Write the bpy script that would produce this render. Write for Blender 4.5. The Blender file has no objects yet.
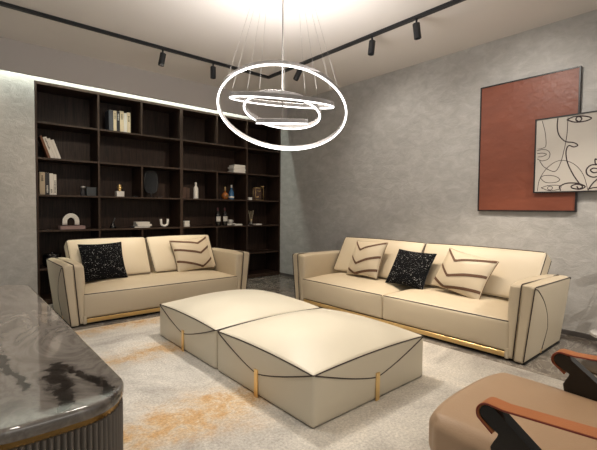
import bpy, bmesh, math, random
from mathutils import Vector, Matrix
random.seed(7)
PI = math.pi
col = bpy.context.scene.collection

# ------------------------------------------------------------ materials
def new_mat(name):
    m = bpy.data.materials.new(name); m.use_nodes = True
    nt = m.node_tree; b = nt.nodes['Principled BSDF']
    return m, nt, b
def N(nt, t, **kw):
    n = nt.nodes.new(t)
    for k, v in kw.items():
        if k in n.inputs: n.inputs[k].default_value = v
        else: setattr(n, k, v)
    return n
def mat(name, c, rough=.5, metal=0, coat=0, noise=0, nscale=8, bump=0, bscale=60, emit=None, es=0, trans=0, sheen=0):
    m, nt, b = new_mat(name)
    b.inputs['Base Color'].default_value = (*c, 1)
    b.inputs['Roughness'].default_value = rough
    b.inputs['Metallic'].default_value = metal
    b.inputs['Coat Weight'].default_value = coat
    b.inputs['Transmission Weight'].default_value = trans
    b.inputs['Sheen Weight'].default_value = sheen
    tc = N(nt, 'ShaderNodeTexCoord')
    if noise:
        n = N(nt, 'ShaderNodeTexNoise', Scale=nscale, Detail=4.0)
        r = N(nt, 'ShaderNodeMapRange'); r.inputs['To Min'].default_value = 1-noise; r.inputs['To Max'].default_value = 1+noise
        mx = N(nt, 'ShaderNodeMixRGB', blend_type='MULTIPLY'); mx.inputs[0].default_value = 1; mx.inputs[1].default_value = (*c, 1)
        nt.links.new(tc.outputs['Object'], n.inputs['Vector']); nt.links.new(n.outputs[0], r.inputs[0])
        nt.links.new(r.outputs[0], mx.inputs[2]); nt.links.new(mx.outputs[0], b.inputs['Base Color'])
    if bump:
        n2 = N(nt, 'ShaderNodeTexNoise', Scale=bscale, Detail=3.0)
        bp = N(nt, 'ShaderNodeBump', Strength=bump, Distance=.01)
        nt.links.new(tc.outputs['Object'], n2.inputs['Vector']); nt.links.new(n2.outputs[0], bp.inputs['Height'])
        nt.links.new(bp.outputs[0], b.inputs['Normal'])
    if emit:
        b.inputs['Emission Color'].default_value = (*emit, 1); b.inputs['Emission Strength'].default_value = es
    return m
def ramp(nt, stops):
    r = N(nt, 'ShaderNodeValToRGB'); e = r.color_ramp.elements
    while len(e) < len(stops): e.new(.5)
    for i, (p, c) in enumerate(stops): e[i].position = p; e[i].color = (*c, 1)
    return r

def mapped(nt, scale=(1,1,1), rot=(0,0,0), src='Object', loc=(0,0,0)):
    tc = N(nt, 'ShaderNodeTexCoord'); mp = N(nt, 'ShaderNodeMapping')
    mp.inputs['Scale'].default_value = scale; mp.inputs['Rotation'].default_value = rot; mp.inputs['Location'].default_value = loc
    nt.links.new(tc.outputs[src], mp.inputs[0]); return mp

def plaster_mat():
    m, nt, b = new_mat('plaster'); L = nt.links.new
    mp = mapped(nt, (1, .8, 1.35), (.6, .2, .3))
    n1 = N(nt, 'ShaderNodeTexNoise', Scale=7.5, Detail=8.0, Roughness=.70, Distortion=.55); L(mp.outputs[0], n1.inputs[0])
    n2 = N(nt, 'ShaderNodeTexNoise', Scale=1.1, Detail=3.0, Distortion=.6); L(mp.outputs[0], n2.inputs[0])
    r = ramp(nt, [(.33, (.40, .385, .365)), (.5, (.455, .44, .418)), (.66, (.52, .505, .482))]); L(n1.outputs[0], r.inputs[0])
    r2 = ramp(nt, [(.3, (.93, .93, .93)), (.7, (1.05, 1.05, 1.05))]); L(n2.outputs[0], r2.inputs[0])
    mx = N(nt, 'ShaderNodeMixRGB', blend_type='MULTIPLY'); mx.inputs[0].default_value = 1
    L(r.outputs[0], mx.inputs[1]); L(r2.outputs[0], mx.inputs[2]); L(mx.outputs[0], b.inputs['Base Color'])
    bp = N(nt, 'ShaderNodeBump', Strength=.35, Distance=.02); L(n1.outputs[0], bp.inputs['Height']); L(bp.outputs[0], b.inputs['Normal'])
    b.inputs['Roughness'].default_value = .62
    return m
def wood_mat(name, c1, c2):
    m, nt, b = new_mat(name); L = nt.links.new
    mp = mapped(nt, (9, 9, .7))
    n1 = N(nt, 'ShaderNodeTexNoise', Scale=3.0, Detail=6.0, Roughness=.6, Distortion=1.2); L(mp.outputs[0], n1.inputs[0])
    mp2 = mapped(nt, (60, 60, 1.5))
    n2 = N(nt, 'ShaderNodeTexNoise', Scale=3.0, Detail=3.0); L(mp2.outputs[0], n2.inputs[0])
    ad = N(nt, 'ShaderNodeMath', operation='ADD'); L(n1.outputs[0], ad.inputs[0]); L(n2.outputs[0], ad.inputs[1])
    hf = N(nt, 'ShaderNodeMath', operation='MULTIPLY'); L(ad.outputs[0], hf.inputs[0]); hf.inputs[1].default_value = .5
    r = ramp(nt, [(.38, c1), (.62, c2)]); L(hf.outputs[0], r.inputs[0]); L(r.outputs[0], b.inputs['Base Color'])
    b.inputs['Roughness'].default_value = .5; b.inputs['Specular IOR Level'].default_value = .25
    return m
def floor_mat():
    m, nt, b = new_mat('marble_floor'); L = nt.links.new
    mp = mapped(nt, (1, 1.6, 1), (0, 0, .5))
    n1 = N(nt, 'ShaderNodeTexNoise', Scale=2.2, Detail=8.0, Roughness=.65, Distortion=2.2); L(mp.outputs[0], n1.inputs[0])
    r = ramp(nt, [(.30, (.10, .088, .078)), (.47, (.19, .168, .145)), (.5, (.36, .32, .28)), (.53, (.19, .168, .145)), (.75, (.28, .24, .20))])
    L(n1.outputs[0], r.inputs[0]); L(r.outputs[0], b.inputs['Base Color'])
    b.inputs['Roughness'].default_value = .12
    return m
def table_marble_mat():
    m, nt, b = new_mat('grey_veined_marble'); L = nt.links.new
    mp = mapped(nt, (1.6, .75, 1), (0, 0, -.35), loc=(.3, .15, 0))
    n1 = N(nt, 'ShaderNodeTexNoise', Scale=2.3, Detail=9.0, Roughness=.6, Distortion=2.6); L(mp.outputs[0], n1.inputs[0])
    r = ramp(nt, [(.28, (.09, .078, .068)), (.42, (.155, .135, .115)), (.5, (.21, .185, .16)), (.58, (.14, .122, .105)), (.72, (.27, .24, .205))])
    L(n1.outputs[0], r.inputs[0])
    tc = N(nt, 'ShaderNodeTexCoord'); nz = N(nt, 'ShaderNodeTexNoise', Scale=7.0, Detail=6.0, Roughness=.65); L(tc.outputs['Object'], nz.inputs[0])
    sc_ = N(nt, 'ShaderNodeVectorMath', operation='MULTIPLY_ADD'); L(nz.outputs['Color'], sc_.inputs[0]); sc_.inputs[1].default_value = (.16, .16, 0)
    L(tc.outputs['Object'], sc_.inputs[2]); sp = N(nt, 'ShaderNodeSeparateXYZ'); L(sc_.outputs[0], sp.inputs[0])
    def mt_(op, a_, b_=None):
        n = N(nt, 'ShaderNodeMath', operation=op)
        for i, v in enumerate((a_, b_)):
            if v is None: continue
            if isinstance(v, (int, float)): n.inputs[i].default_value = v
            else: L(v, n.inputs[i])
        return n.outputs[0]
    tot = None
    # veins: (x0, y0, x1, y1, width)
    for (x0, y0, x1, y1, wd) in ((-4.635, -4.58, -4.675, -4.95, .022), (-4.625, -4.60, -4.53, -4.95, .016), (-4.86, -3.3, -4.74, -4.75, .013)):
        x0 += .08; x1 += .08; y0 += .08; y1 += .08
        ln = math.hypot(x1-x0, y1-y0); ux, uy = (x1-x0)/ln, (y1-y0)/ln
        px, py = mt_('SUBTRACT', sp.outputs[0], x0), mt_('SUBTRACT', sp.outputs[1], y0)
        t = mt_('ADD', mt_('MULTIPLY', px, ux), mt_('MULTIPLY', py, uy)); d = mt_('ADD', mt_('MULTIPLY', px, -uy), mt_('MULTIPLY', py, ux))
        e1 = mt_('MAXIMUM', mt_('MULTIPLY', t, -1.0), mt_('SUBTRACT', t, ln)); e1 = mt_('MAXIMUM', e1, 0.0)
        q = mt_('DIVIDE', mt_('ADD', mt_('MULTIPLY', d, d), mt_('MULTIPLY', e1, e1)), wd*wd)
        g = mt_('EXPONENT', mt_('MULTIPLY', q, -1.0)); tot = g if tot is None else mt_('MAXIMUM', tot, g)
    r2 = ramp(nt, [(0, (1, 1, 1)), (.7, (.16, .15, .145))]); L(tot, r2.inputs[0])
    mx = N(nt, 'ShaderNodeMixRGB', blend_type='MULTIPLY'); mx.inputs[0].default_value = 1
    L(r.outputs[0], mx.inputs[1]); L(r2.outputs[0], mx.inputs[2]); L(mx.outputs[0], b.inputs['Base Color'])
    b.inputs['Roughness'].default_value = .05; b.inputs['Specular IOR Level'].default_value = .9
    return m
def rug_mat():
    # world-sized coordinates: the rug's origin is the room origin
    m, nt, b = new_mat('abstract_rug'); L = nt.links.new
    tc = N(nt, 'ShaderNodeTexCoord')
    big = N(nt, 'ShaderNodeTexNoise', Scale=1.7, Detail=6.0, Roughness=.65, Distortion=.8); L(tc.outputs['Object'], big.inputs[0])
    base = ramp(nt, [(.30, (.31, .28, .25)), (.43, (.43, .40, .355)), (.56, (.55, .515, .455)), (.72, (.63, .575, .49))]); L(big.outputs[0], base.inputs[0])
    fine = N(nt, 'ShaderNodeTexNoise', Scale=60, Detail=4.0, Roughness=.75); L(tc.outputs['Object'], fine.inputs[0])
    fr = N(nt, 'ShaderNodeMapRange'); fr.inputs['From Min'].default_value = .3; fr.inputs['From Max'].default_value = .7
    fr.inputs['To Min'].default_value = .62; fr.inputs['To Max'].default_value = 1.22; L(fine.outputs[0], fr.inputs[0])
    sep = N(nt, 'ShaderNodeSeparateXYZ'); L(tc.outputs['Object'], sep.inputs[0])
    def math_(op, a, b_=None):
        n = N(nt, 'ShaderNodeMath', operation=op)
        for i, v in enumerate((a, b_)):
            if v is None: continue
            if isinstance(v, (int, float)): n.inputs[i].default_value = v
            else: L(v, n.inputs[i])
        return n.outputs[0]
    wob = N(nt, 'ShaderNodeTexNoise', Scale=2.6, Detail=4.0, Roughness=.7); L(tc.outputs['Object'], wob.inputs[0])
    yy = math_('ADD', sep.outputs[1], math_('MULTIPLY', math_('SUBTRACT', wob.outputs[0], .5), .75))
    # gold patches run in loose bands across the rug
    tot = None
    for (cy, w, amp) in ((-1.66, .13, 1.1), (-2.66, .16, 1.1), (-3.93, .23, 1.35), (-5.6, .35, .7)):
        d = math_('DIVIDE', math_('SUBTRACT', yy, cy), w)
        g = math_('MULTIPLY', math_('EXPONENT', math_('MULTIPLY', math_('MULTIPLY', d, d), -1.0)), amp)
        tot = g if tot is None else math_('ADD', tot, g)
    xm = N(nt, 'ShaderNodeMapRange'); xm.inputs['From Min'].default_value = -2.4; xm.inputs['From Max'].default_value = -3.2
    L(sep.outputs[0], xm.inputs[0])
    pn = N(nt, 'ShaderNodeTexNoise', Scale=6.0, Detail=7.0, Roughness=.8, Distortion=.5); L(tc.outputs['Object'], pn.inputs[0])
    pr = N(nt, 'ShaderNodeMapRange'); pr.inputs['From Min'].default_value = .30; pr.inputs['From Max'].default_value = .60; L(pn.outputs[0], pr.inputs[0])
    f = math_('MULTIPLY', math_('MULTIPLY', tot, pr.outputs[0]), xm.outputs[0])
    f = math_('MINIMUM', f, 1.0)
    goldr = ramp(nt, [(.35, (.58, .43, .25)), (.62, (.45, .26, .10))]); L(pn.outputs[0], goldr.inputs[0])
    mx = N(nt, 'ShaderNodeMixRGB'); L(f, mx.inputs[0]); L(base.outputs[0], mx.inputs[1]); L(goldr.outputs[0], mx.inputs[2])
    mu = N(nt, 'ShaderNodeMixRGB', blend_type='MULTIPLY'); mu.inputs[0].default_value = 1
    L(mx.outputs[0], mu.inputs[1]); L(fr.outputs[0], mu.inputs[2]); L(mu.outputs[0], b.inputs['Base Color'])
    bp = N(nt, 'ShaderNodeBump', Strength=.6, Distance=.01); L(fine.outputs[0], bp.inputs['Height']); L(bp.outputs[0], b.inputs['Normal'])
    b.inputs['Roughness'].default_value = .9; b.inputs['Sheen Weight'].default_value = .15
    return m
def speckle_mat():
    m, nt, b = new_mat('black_boucle'); L = nt.links.new
    mp = mapped(nt)
    v = N(nt, 'ShaderNodeTexVoronoi', Scale=42.0, feature='DISTANCE_TO_EDGE')
    nz = N(nt, 'ShaderNodeTexNoise', Scale=26.0, Detail=4.0, Roughness=.8, Distortion=2.5); L(mp.outputs[0], nz.inputs[0])
    r = ramp(nt, [(.575, (.005, .005, .006)), (.615, (.03, .03, .03)), (.65, (.5, .49, .48))]); L(nz.outputs[0], r.inputs[0])
    L(r.outputs[0], b.inputs['Base Color']); b.inputs['Roughness'].default_value = 1; b.inputs['Specular IOR Level'].default_value = .1
    bp = N(nt, 'ShaderNodeBump', Strength=.4, Distance=.006); L(nz.outputs[0], bp.inputs['Height']); L(bp.outputs[0], b.inputs['Normal'])
    return m
def paint_mat():
    m, nt, b = new_mat('terracotta_paint'); L = nt.links.new
    mp = mapped(nt, (1, .5, 2.0), (.25, 0, 0))
    n = N(nt, 'ShaderNodeTexNoise', Scale=6.0, Detail=5.0, Distortion=.6); L(mp.outputs[0], n.inputs[0])
    r = ramp(nt, [(.3, (.190, .052, .027)), (.7, (.225, .064, .033))]); L(n.outputs[0], r.inputs[0]); L(r.outputs[0], b.inputs['Base Color'])
    mp2 = mapped(nt, (1, 1, 1), (.5, 0, 0))
    w = N(nt, 'ShaderNodeTexWave', Scale=9.0, Distortion=6.0, Detail=2.0); L(mp2.outputs[0], w.inputs[0])
    bp = N(nt, 'ShaderNodeBump', Strength=.25, Distance=.006); L(w.outputs[0], bp.inputs['Height']); L(bp.outputs[0], b.inputs['Normal'])
    b.inputs['Roughness'].default_value = .45
    return m

M = dict(
    plaster=plaster_mat(), floor=floor_mat(), rug=rug_mat(), speckle=speckle_mat(), tmarble=table_marble_mat(), paint=paint_mat(),
    wood=wood_mat('dark_walnut', (.011, .0062, .0045), (.046, .026, .018)),
    woodedge=wood_mat('walnut_edge', (.026, .015, .010), (.062, .037, .025)),
    ceil=mat('ceiling_paint', (.74, .70, .67), .9, noise=.02, nscale=1.5), soffit=mat('soffit_paint', (.52, .49, .475), .9),
    leather=mat('cream_leather', (.56, .475, .345), .42, noise=.03, nscale=3, bump=.10, bscale=140),
    leather2=mat('ottoman_leather', (.60, .545, .43), .42, noise=.03, nscale=3, bump=.10, bscale=140),
    piping=mat('brown_piping', (.030, .016, .010), .5),
    stripe=mat('brown_suede_band', (.11, .052, .026), .7),
    gold=mat('brushed_gold', (.86, .62, .29), .32, 1, noise=.05),
    goldd=mat('antique_gold', (.36, .22, .08), .25, 1, noise=.05),
    blackmetal=mat('black_metal', (.012, .013, .016), .45),
    blackgloss=mat('black_lacquer', (.004, .004, .0045), .2),
    tan=mat('tan_leather', (.44, .30, .19), .45, noise=.05, nscale=5, bump=.1, bscale=120),
    orange=mat('orange_leather', (.47, .165, .055), .45, noise=.06, nscale=8, bump=.1, bscale=150),
    edgered=mat('red_edge', (.20, .025, .015), .5),
    ringmetal=mat('ring_metal', (.36, .34, .33), .5, .2), steel=mat('satin_aluminium', (.62, .60, .58), .35, .7),
    wire=mat('thin_wire', (.30, .28, .26), .6, .2),
    led=mat('led_white', (1, 1, 1), .5, emit=(1.0, .98, .95), es=3.0),
    coveled=mat('cove_led', (1, 1, 1), .5, emit=(.95, 1.0, .92), es=5),
    white=mat('white_ceramic', (.78, .76, .72), .35),
    paper=mat('paper_white', (.68, .65, .60), .8, noise=.05, nscale=30),
    cream=mat('book_cream', (.66, .56, .38), .7), beige=mat('book_beige', (.42, .34, .24), .7),
    greyb=mat('book_grey', (.055, .06, .072), .6), blackb=mat('book_black', (.018, .018, .022), .6),
    brownb=mat('book_brown', (.16, .065, .032), .7), ink=mat('ink', (.01, .01, .01), .7),
    pink=mat('mauve_box', (.30, .20, .19), .6), slate=mat('slate_box', (.035, .042, .048), .5),
    tinted=mat('tinted_mirror', (.03, .032, .035), .12, .6), amber=mat('amber_glass', (.36, .12, .03), .1, coat=1),
    blue=mat('blue_glass', (.03, .12, .26), .1, coat=1), wine=mat('wine_bottle', (.006, .005, .005), .1, coat=1),
    winecap=mat('wine_capsule', (.05, .006, .008), .4), brownpaper=mat('brown_panel', (.09, .05, .035), .6),
    canvas=mat('canvas_cream', (.50, .46, .41), .8, noise=.02, nscale=20), line=mat('painted_line', (.028, .016, .018), .8),
    frame=mat('black_frame', (.012, .010, .010), .4), base=mat('baseboard_grey', (.10, .09, .085), .4),
    taupe=mat('fluted_taupe', (.17, .145, .12), .38), glass=mat('clear_glass', (.9, .9, .9), .03, trans=1),
    leaf=mat('leaf_green', (.03, .07, .02), .5, noise=.2), pot=mat('pot_grey', (.25, .24, .22), .6), soil=mat('soil', (.03, .02, .015), .9),
    bronze=mat('dark_bronze', (.13, .095, .065), .3, .8), tabletop=mat('pale_stone', (.42, .41, .40), .12, noise=.3, nscale=8),
    dark=mat('dark_base', (.008, .007, .006), .6),
)

# ------------------------------------------------------------ mesh helpers
def link(name, bm, m, parent=None, smooth=True):
    me = bpy.data.meshes.new(name); bmesh.ops.recalc_face_normals(bm, faces=bm.faces); bm.to_mesh(me); bm.free()
    for p in me.polygons: p.use_smooth = smooth
    o = bpy.data.objects.new(name, me); col.objects.link(o)
    for mm in (m if isinstance(m, (list, tuple)) else [m]): me.materials.append(mm)
    if parent: o.parent = parent
    return o
def thing(name, label, cat, loc=(0, 0, 0), rz=0, group=None):
    o = bpy.data.objects.new(name, None); col.objects.link(o); o.empty_display_size = .1
    o.location = loc; o.rotation_euler = (0, 0, rz); o['label'] = label; o['category'] = cat
    if group: o['group'] = group
    return o
def tag(o, label, cat, group=None):
    o['label'] = label; o['category'] = cat
    if group: o['group'] = group
    return o
def struct(o): o['kind'] = 'structure'; return o

def box(bm, lo, hi, bev=0, seg=2, mtx=None):
    lo = Vector(lo); hi = Vector(hi); c = (lo+hi)/2; s = hi-lo
    r = bmesh.ops.create_cube(bm, size=1, matrix=Matrix.Translation(c) @ Matrix.Diagonal((*s, 1)))
    vs = r['verts']
    if bev:
        es = list({e for v in vs for e in v.link_edges})
        g = bmesh.ops.bevel(bm, geom=es, offset=bev, segments=seg, affect='EDGES', profile=.5)
        vs = list({v for f in g['faces'] for v in f.verts} | {v for v in vs if v.is_valid})
    if mtx: bmesh.ops.transform(bm, matrix=mtx, verts=vs)
    return vs
def bx(name, lo, hi, m, parent=None, bev=0, seg=2, mtx=None):
    bm = bmesh.new(); box(bm, lo, hi, bev, seg, mtx)
    return link(name, bm, m, parent, smooth=False)
def axis_coords(h, r, m, k):
    a = [-h + r*(1-math.cos(i/m*PI/2))*1.0 if False else -h + r*i/m for i in range(m)]
    mid = [-(h-r) + 2*(h-r)*i/k for i in range(k+1)]
    b = [h - r + r*(i+1)/m for i in range(m)]
    return a + mid + b
def rbox(half, r, fn=None, m=4, k=12):
    """rounded box as a dense quad skin, optionally deformed by fn(Vector, unit u,v,w)"""
    bm = bmesh.new(); hx, hy, hz = half
    C = [axis_coords(h, min(r, h*.98), m, k) for h in half]
    cache = {}
    def V(x, y, z):
        key = (round(x, 5), round(y, 5), round(z, 5))
        if key in cache: return cache[key]
        q = Vector((x, y, z)); rr = [min(r, h*.98) for h in half]
        inner = Vector([max(-(h-a), min(h-a, c)) for h, a, c in zip(half, rr, q)])
        d = q - inner
        if d.length > 1e-9:
            # spherify the corner cell
            mx = max(abs(t)/a for t, a in zip(d, rr))
            d2 = Vector([math.tan(t/a*PI/4) for t, a in zip(d, rr)])
            n = d2.length
            mxx = max(abs(t) for t in d2)
            d2 = d2/n
            q2 = inner + Vector([t*a for t, a in zip(d2, rr)])
        else: q2 = q
        u = Vector((x/hx, y/hy, z/hz))
        if fn: q2 = fn(q2, u)
        cache[key] = bm.verts.new(q2); return cache[key]
    for ax in range(3):
        a, b = [(1, 2), (0, 2), (0, 1)][ax]
        for s in (-1, 1):
            for i in range(len(C[a])-1):
                for j in range(len(C[b])-1):
                    vs = []
                    for (ii, jj) in ((i, j), (i+1, j), (i+1, j+1), (i, j+1)):
                        p = [0, 0, 0]; p[ax] = s*half[ax]; p[a] = C[a][ii]; p[b] = C[b][jj]
                        vs.append(V(*p))
                    if len(set(vs)) == 4:
                        try: bm.faces.new(vs)
                        except ValueError: pass
    return bm
def smooth_path(pts, n=6, closed=False):
    P = [Vector(p) for p in pts]; out = []
    L = len(P)
    rng = range(L if closed else L-1)
    for i in rng:
        p1, p2 = P[i], P[(i+1) % L]
        p0 = P[i-1] if (closed or i > 0) else p1*2-p2
        p3 = P[(i+2) % L] if (closed or i+2 < L) else p2*2-p1
        for k in range(n):
            t = k/n
            out.append(.5*((2*p1)+(-p0+p2)*t+(2*p0-5*p1+4*p2-p3)*t*t+(-p0+3*p1-3*p2+p3)*t**3))
    if not closed: out.append(P[-1])
    return out
def tube(bm, pts, r, n=8, closed=False, flat=None):
    P = [Vector(p) for p in pts]; L = len(P); rings = []
    t0 = (P[1]-P[0]).normalized()
    up = Vector((0, 0, 1)) if abs(t0.z) < .9 else Vector((1, 0, 0))
    nrm = (up - t0*up.dot(t0)).normalized()
    for i in range(L):
        a = P[i-1] if (i > 0 or closed) else P[i]; b = P[(i+1) % L] if (i < L-1 or closed) else P[i]
        t = (b-a).normalized(); nrm = (nrm - t*nrm.dot(t))
        if nrm.length < 1e-6: nrm = t.orthogonal()
        nrm.normalize(); bi = t.cross(nrm)
        rr = r[i] if isinstance(r, (list, tuple)) else r
        rings.append([bm.verts.new(P[i] + (nrm*math.cos(2*PI*k/n) + bi*math.sin(2*PI*k/n))*rr) for k in range(n)])
    for i in range(L if closed else L-1):
        A, B = rings[i], rings[(i+1) % L]
        for k in range(n): bm.faces.new((A[k], A[(k+1) % n], B[(k+1) % n], B[k]))
    if not closed:
        bm.faces.new(rings[0][::-1]); bm.faces.new(rings[-1])
def lathe(bm, prof, n=24, c=(0, 0, 0)):
    rings = []
    for (r, z) in prof:
        if r < 1e-5: rings.append([bm.verts.new((c[0], c[1], c[2]+z))])
        else: rings.append([bm.verts.new((c[0]+r*math.cos(2*PI*k/n), c[1]+r*math.sin(2*PI*k/n), c[2]+z)) for k in range(n)])
    for A, B in zip(rings, rings[1:]):
        for k in range(n):
            k2 = (k+1) % n
            if len(A) == 1 and len(B) == 1: continue
            if len(A) == 1: bm.faces.new((A[0], B[k2], B[k]))
            elif len(B) == 1: bm.faces.new((A[k], A[k2], B[0]))
            else: bm.faces.new((A[k], A[k2], B[k2], B[k]))
def lathe_obj(name, prof, m, parent=None, n=24, c=(0, 0, 0)):
    bm = bmesh.new(); lathe(bm, prof, n, c); o = link(name, bm, m, parent)
    if len(prof) > 2: autosmooth(o)
    return o
def autosmooth(o, ang=40):
    me = o.data; bm = bmesh.new(); bm.from_mesh(me)
    for e in bm.edges:
        if len(e.link_faces) == 2 and e.calc_face_angle(0) > math.radians(ang): e.smooth = False
    bm.to_mesh(me); bm.free()
def prism(bm, poly, lo, hi, ax=0):
    """extrude 2-D polygon along axis ax"""
    def mk(a, p):
        if ax == 0: return (a, p[0], p[1])
        if ax == 1: return (p[0], a, p[1])
        return (p[0], p[1], a)
    A = [bm.verts.new(mk(lo, p)) for p in poly]; B = [bm.verts.new(mk(hi, p)) for p in poly]; n = len(poly)
    fs = [bm.faces.new(A[::-1]), bm.faces.new(B)]
    for i in range(n): fs.append(bm.faces.new((A[i], A[(i+1) % n], B[(i+1) % n], B[i])))
    return fs
def copy_thing(o, parent=None):
    c = o.copy(); col.objects.link(c); c.parent = parent
    for ch in [x for x in bpy.data.objects if x.parent == o]: copy_thing(ch, c)
    return c

CH = 3.316      # ceiling height
# ------------------------------------------------------------ room shell
struct(bx('floor', (-8, -9.5, -.1), (.2, .7, 0), M['floor']))
struct(bx('ceiling', (-8, -9.5, CH), (.2, .7, CH+.1), M['ceil']))
struct(bx('wall_right', (0, -9.5, 0), (.2, .7, CH), M['plaster']))
bm = bmesh.new()
box(bm, (-8, 0, 0), (-4.056, .6, CH)); box(bm, (-4.056, 0, 2.932), (0, .6, CH)); box(bm, (-4.056, .47, 0), (0, .6, 2.932))
struct(link('wall_back', bm, M['plaster'], smooth=False))
struct(bx('trim_1', (-8, -.20, 2.942), (0, -.15, CH), M['soffit']))       # soffit face in front of the light slot
bm = bmesh.new(); box(bm, (-.014, -9.5, 0), (0, -.004, .055), .003, 1)
struct(link('baseboard_right', bm, M['base'], smooth=False))
bm = bmesh.new(); box(bm, (-8, -.014, 0), (-4.06, 0, .055), .003, 1)
struct(link('baseboard_back', bm, M['base'], smooth=False))
tag(bx('strip_light', (-7.6, -.15, 3.10), (-.02, -.13, 3.12), M['coveled']), 'cool white light strip hidden in the ceiling slot above the bookcase', 'light')

# rug
bm = bmesh.new(); box(bm, (-5.6, -6.9, .001), (-1.41, -1.55, .016), .006, 2)
tag(link('area_rug', bm, M['rug'], smooth=False), 'cream and grey abstract rug with gold patches under the ottomans', 'rug')

# ------------------------------------------------------------ bookcase
bc = thing('bookcase', 'dark walnut built-in bookcase with a grid of open shelves', 'bookcase')
D = .43; T = .024
Zs = [.47, .983, 1.453, 1.939, 2.405]
X0, X1 = -4.05, -.004; ZT = 2.93
V1, V2, V3, V4, V5 = -3.292, -2.685, -2.052, -1.398, -.779
e = .004
def bpart(name, lo, hi, m='wood'):
    return bx(name, lo, hi, M[m], bc, .0015, 1)
def fpart(name, lo, hi):            # board with lighter front edge lipping
    o = bx(name, (lo[0], lo[1]+.006, lo[2]), hi, M['wood'], bc)
    bm = bmesh.new(); box(bm, lo, (hi[0], lo[1]+.006, hi[2]), .001, 1)
    link('edge_band', bm, M['woodedge'], o, smooth=False)
    return o
bpart('back_panel', (X0, D, 0.01), (X1, D+.02, ZT))
fpart('side_panel', (X0, 0, 0.01), (X0+.020, D, ZT)); fpart('side_panel', (X1-.024, 0, 0.01), (X1, D, ZT))
fpart('top_panel', (X0+.020, 0, ZT-.035), (X1-.024, D, ZT))
fpart('plinth', (X0+.020, 0, .01), (X1-.024, D, .07))
fpart('divider', (V1-T/2, 0, .07), (V1+T/2, D, ZT-.035))
fpart('divider', (V3-.024, 0, .07), (V3+.024, D, ZT-.035))
fpart('divider', (V5-T/2, 0, .07), (V5+T/2, D, ZT-.035))
cols = [(X0+.020, V1-T/2), (V1+T/2, V3-.024), (V3+.024, V5-T/2), (V5+T/2, X1-.024)]
for i, (a, b) in enumerate(cols):
    for k, z in enumerate(Zs):
        if k == 0 and i in (1, 2): continue
        fpart('shelf', (a, .001, z-.012), (b, D, z+.012))
for (v) in (V2, V4):
    for (z0, z1) in ((.07, .971), (1.465, 1.927), (2.417, ZT-.035)) if v == V4 else ((.07, .971), (1.465, 1.927), (2.417, ZT-.035)):
        fpart('divider', (v-T/2, .002, z0), (v+T/2, D, z1))

# ------------------------------------------------------------ shelf objects
S = [z+.0125 for z in Zs]
def book_proto(w, h, d, m, title=None):
    """upright book, spine toward -y, origin at bottom-left-front"""
    t = bpy.data.objects.new('book', None); col.objects.link(t); t.empty_display_size = .05
    bx('cover', (0, 0, 0), (w, d, h), M[m], t, .002, 1)
    bx('pages', (.003, .004, h-.003), (w-.003, d+.002-.004, h+.0015), M['paper'], t)
    if title:
        bm = bmesh.new()
        rows, z0, z1, tm = title
        n = int((z1-z0)/.016)
        for k in range(n):
            z = z0+(z1-z0)*k/n
            ww = w*random.uniform(.30, .5)
            box(bm, (w/2-ww/2, -.0012, z), (w/2+ww/2, .0002, z+.009))
        link('spine_title', bm, M[tm], t, smooth=False)
    return t
x = -3.137
specs = [(.062, .30, 'greyb', None, 'dark grey book, leftmost in the top shelf row'),
         (.046, .30, 'cream', (1, .18, .27, 'ink'), 'cream book between two dark books on the top shelf'),
         (.046, .30, 'blackb', (1, .17, .27, 'paper'), 'black book with white spine title on the top shelf'),
         (.056, .31, 'cream', (1, .19, .27, 'ink'), 'thick cream book beside the black one on the top shelf'),
         (.046, .29, 'paper', None, 'white book between cream books on the top shelf'),
         (.050, .305, 'cream', (1, .17, .26, 'ink'), 'rightmost cream book in the top shelf row')]
for (w, h, m, t, lab) in specs:
    o = book_proto(w-.002, h, .2, m, t); o.location = (x, .06, S[4]+.0005); x += w; tag(o, lab, 'book', 'books standing on the top shelf')
# leaning books, second row
x = -3.90
a = math.radians(-19)
for (w, h, m, t, lab) in [(.03, .30, 'brownb', None, 'brown book leaning against the left bookcase side'),
                          (.047, .285, 'paper', (1, .12, .27, 'ink'), 'leaning white book with bold black spine letters'),
                          (.034, .275, 'paper', None, 'thin white leaning book beside the lettered one'),
                          (.036, .26, 'paper', None, 'rightmost white book of the leaning row')]:
    o = book_proto(w-.002, h, .2, m, t); o.rotation_euler = (0, a, 0)
    o.location = (x+.0, .07, S[3]+.001+ 0.0); tag(o, lab, 'book', 'leaning books on the second shelf')
    x += w/math.cos(a)
# upright books, third row
x = -4.006
for (w, h, m, t, lab) in [(.064, .295, 'beige', (1, .18, .26, 'ink'), 'beige book standing at the left bookcase side'),
                          (.050, .29, 'blackb', (1, .03, .13, 'paper'), 'black book between beige and white books'),
                          (.045, .285, 'paper', (1, .03, .08, 'ink'), 'white book right of the black book'),
                          (.038, .275, 'paper', (1, .03, .2, 'ink'), 'pale grey book at the right end of the upright row')]:
    o = book_proto(w-.002, h, .2, m, t); o.location = (x, .06, S[2]+.0005); x += w; tag(o, lab, 'book', 'upright books on the third shelf')
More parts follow.
